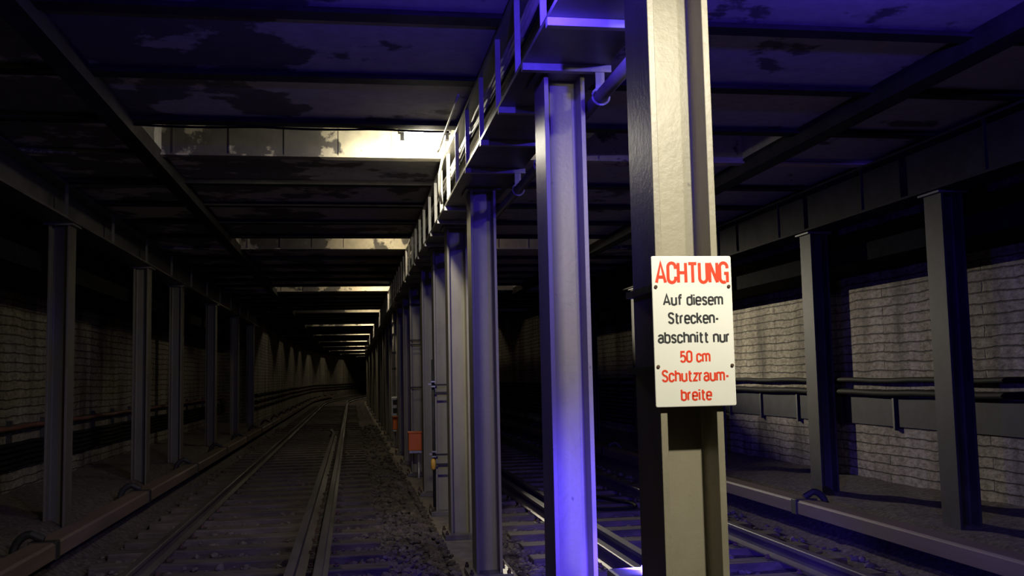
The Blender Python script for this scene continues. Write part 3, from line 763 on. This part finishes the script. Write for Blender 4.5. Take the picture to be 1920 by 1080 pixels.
m = MB(); m.box(0.0, 0.06, -0.209, -0.0405, -0.10, -0.05); m.build('mounting_arm', M['dark'], root)
# added floods, assumed and unseen, that wash the side walls
def flood(loc, label, aim, doors=False):
    root = empty('assumed_flood_lamp', loc); tag(root, label, 'lamp', 'assumed flood lamps')
    d = (Vector(aim) - Vector(loc)); root.rotation_euler = d.to_track_quat('-Z', 'Y').to_euler()
    m = MB(); m.lathe([(0.03, 0.10), (0.045, 0.09), (0.085, 0.0), (0.08, 0.0), (0.04, 0.085)], (0, 0, 0), n=18); m.build('reflector', M['dark'], root, smooth=True)
    m = MB(); m.lathe([(0.035, 0.06), (0.035, 0.07)], (0, 0, 0), n=14); m.build('bulb', M['lamp_faint'], root)
    if doors:                       # barn doors added above and below to cut the beam to the wall
        q = d.to_track_quat('-Z', 'Y').inverted(); L = Vector((2.05, 19.3, 1.72))
        for z0, z1, nm in ((0.06, -0.006, 'barn_door'), (-0.06, -0.052, 'barn_door')):
            m = MB(); vs = []
            for k in range(13):
                az = math.radians(-12 + 8*k); dr = Vector((math.sin(az), -math.cos(az), 0))
                for r, z in ((0.035, z0), (0.14, z1)):
                    for t in (0, 0.003): vs.append(q @ (L + dr*r + Vector((0, 0, z + t)) - Vector(loc)))
            fs = []
            for k in range(12):
                a = 4*k; b = a + 4
                fs += [(a, b, b+2, a+2), (a+1, a+3, b+3, b+1), (a+2, b+2, b+3, a+3), (a, a+1, b+1, b)]
            m.add(vs, fs); m.build(nm, M['shade_black'], root)
flood((2.05, 19.3, 1.74), 'small added flood lamp, assumed above the right track to light the right wall', (6.0, 10.4, 0.2), True)  # assumed lamp hidden behind a central column, added for the wall light
flood((-1.45, 3.0, 1.77), 'small assumed flood lamp above the left track aimed at the left wall, above the picture', (-3.9, 11.5, -0.2))

# conduit from the bright lamp down to the girder
m = MB(); m.tube([(0.78, 8.1, 2.10), (0.80, 8.2, 2.02), (0.80, 8.4, 1.90), (0.78, 8.55, 1.78), (0.79, 8.7, 1.66), (0.82, 8.8, 1.56)], 0.012, 8)
tag(m.build('lamp_conduit', M['cable_grey'], smooth=True), 'bent pale conduit leading from the bright lamp down to the girder', 'conduit')
m = MB(); m.tube([(0.74, 6.6 + 0.2*k, 1.925 - 0.003*k) for k in range(9)], 0.010, 8)
tag(m.build('ceiling_conduit', M['cable_grey'], smooth=True), 'thin pale conduit under the ceiling beside the bright lamp', 'conduit')
m = MB(); m.tube([(-1.62 + 0.16*k, 7.66, 1.945 - 0.012*abs(math.sin(k*0.55))) for k in range(16)], 0.009, 6)
tag(m.build('ceiling_cable', M['cable_black'], smooth=True), 'thin black cable drooping along the ceiling beam before the bright recess', 'cable')

# ------------------------------------------------------------------ trackside boxes and poles in the central row
def orange_box(loc, label, s=1.0):
    root = empty('trackside_box', loc); tag(root, label, 'box', 'orange trackside boxes')
    m = MB(); m.box(-0.105*s, 0.105*s, -0.08, 0.08, 0.0, 0.27); m.build('box_body', M['orange'], root, bevel=0.010)
    m = MB(); m.box(-0.115*s, 0.115*s, -0.09, 0.09, 0.2705, 0.295); m.build('lid', M['orange'], root, bevel=0.006)
    m = MB(); m.box(-0.10*s, 0.10*s, -0.075, 0.075, -0.04, -0.0005); m.build('bottom_plate', M['zinc'], root, bevel=0.004)
    m = MB(); m.tube([(0.055, 0, -0.0405), (0.055, 0, -0.85)], 0.022, 10); m.build('post', M['zinc'], root, smooth=True)
orange_box((0.985, 15.70, -1.14), 'bright orange trackside box on a grey post in front of the seventh central column')
orange_box((1.02, 22.4, -1.15), 'dull orange trackside box farther down the central row behind the bright one')
root = empty('strapped_pole', (0.925, 11.345, -1.55)); tag(root, 'dark thin pole strapped to the left of the fifth central column', 'pole')
m = MB(); m.tube([(0, 0, 0.085), (0, 0, 1.75)], 0.016, 10); m.build('pole', M['dark'], root, smooth=True)
for z, nm in ((1.46, 0), (1.37, 0), (0.67, 0), (0.56, 0)):
    m = MB(); m.box(0.0165, 0.235, -0.012, -0.004, z-0.011, z+0.011); m.build('strap', M['dark'], root)
for z in (1.47, 0.68):
    m = MB(); m.box(-0.025, 0.02, -0.06, -0.02, z+0.02, z+0.035); m.box(-0.025, 0.02, -0.06, -0.02, z-0.035, z-0.02); m.box(-0.06, -0.0255, -0.05, -0.03, z-0.008, z+0.008); m.build('clamp', M['zinc'], root)
m = MB(); m.lathe([(0.012, 0.50), (0.028, 0.52), (0.03, 0.60), (0.012, 0.63)], (-0.01, -0.03, 0), n=12); m.build('tag_sleeve', M['yellow'], root, smooth=True)
root = empty('column_straps', (1.05, 16.01, 0)); tag(root, 'dark straps round the seventh central column above the orange box', 'strap')
for z in (1.18, 0.60, 0.53, -0.16):
    m = MB(); m.box(-0.108, 0.108, -0.012, -0.004, z-0.012, z+0.012); m.build('strap', M['dark'], root)
# pale conduit and white box in front of the ninth column
root = empty('conduit_riser', (0.93, 21.9, 0)); tag(root, 'pale vertical conduit with clamps dropping from the second lamp', 'conduit')
m = MB(); m.tube([(0, 0, 1.75), (0, 0, -0.40)], 0.028, 10); m.build('conduit', M['cable_grey'], root, smooth=True)
for z in (1.2, 0.95, 0.55, 0.2):
    m = MB(); m.box(-0.04, 0.05, -0.035, 0.05, z-0.025, z+0.025); m.build('clamp', M['dark'], root)
root = empty('signal_box', (0.93, 21.75, -0.62)); tag(root, 'small white framed signal box with two dark panes on the far central columns', 'box')
m = MB(); m.box(-0.07, 0.07, -0.05, 0.05, -0.21, 0.21); m.build('case', M['white'], root, bevel=0.02)
for z in (0.09, -0.09):
    m = MB(); m.box(-0.035, 0.05, -0.056, -0.0505, z-0.055, z+0.055); m.build('pane', M['dark'], root)

# cable loop lying between the rails of the right track
def bez(pts, n=8):
    out = []
    for i in range(len(pts)-1):
        p0 = Vector(pts[max(i-1, 0)]); p1 = Vector(pts[i]); p2 = Vector(pts[i+1]); p3 = Vector(pts[min(i+2, len(pts)-1)])
        for k in range(n):
            t = k/n
            out.append(0.5*((2*p1) + (p2-p0)*t + (2*p0-5*p1+4*p2-p3)*t*t + (3*p1-p0-3*p2+p3)*t**3))
    out.append(Vector(pts[-1])); return out
m = MB(); zc = ZS + 0.022
m.tube(bez([(3.05, 13.6, zc), (2.95, 12.6, zc), (3.15, 11.9, zc), (3.28, 11.5, zc), (3.2, 11.15, zc), (2.9, 11.1, zc), (2.6, 11.2, zc)]), 0.02, 8)
tag(m.build('loose_cable', M['cable_black'], smooth=True), 'loose cable loop lying between the rails of the right track', 'cable')
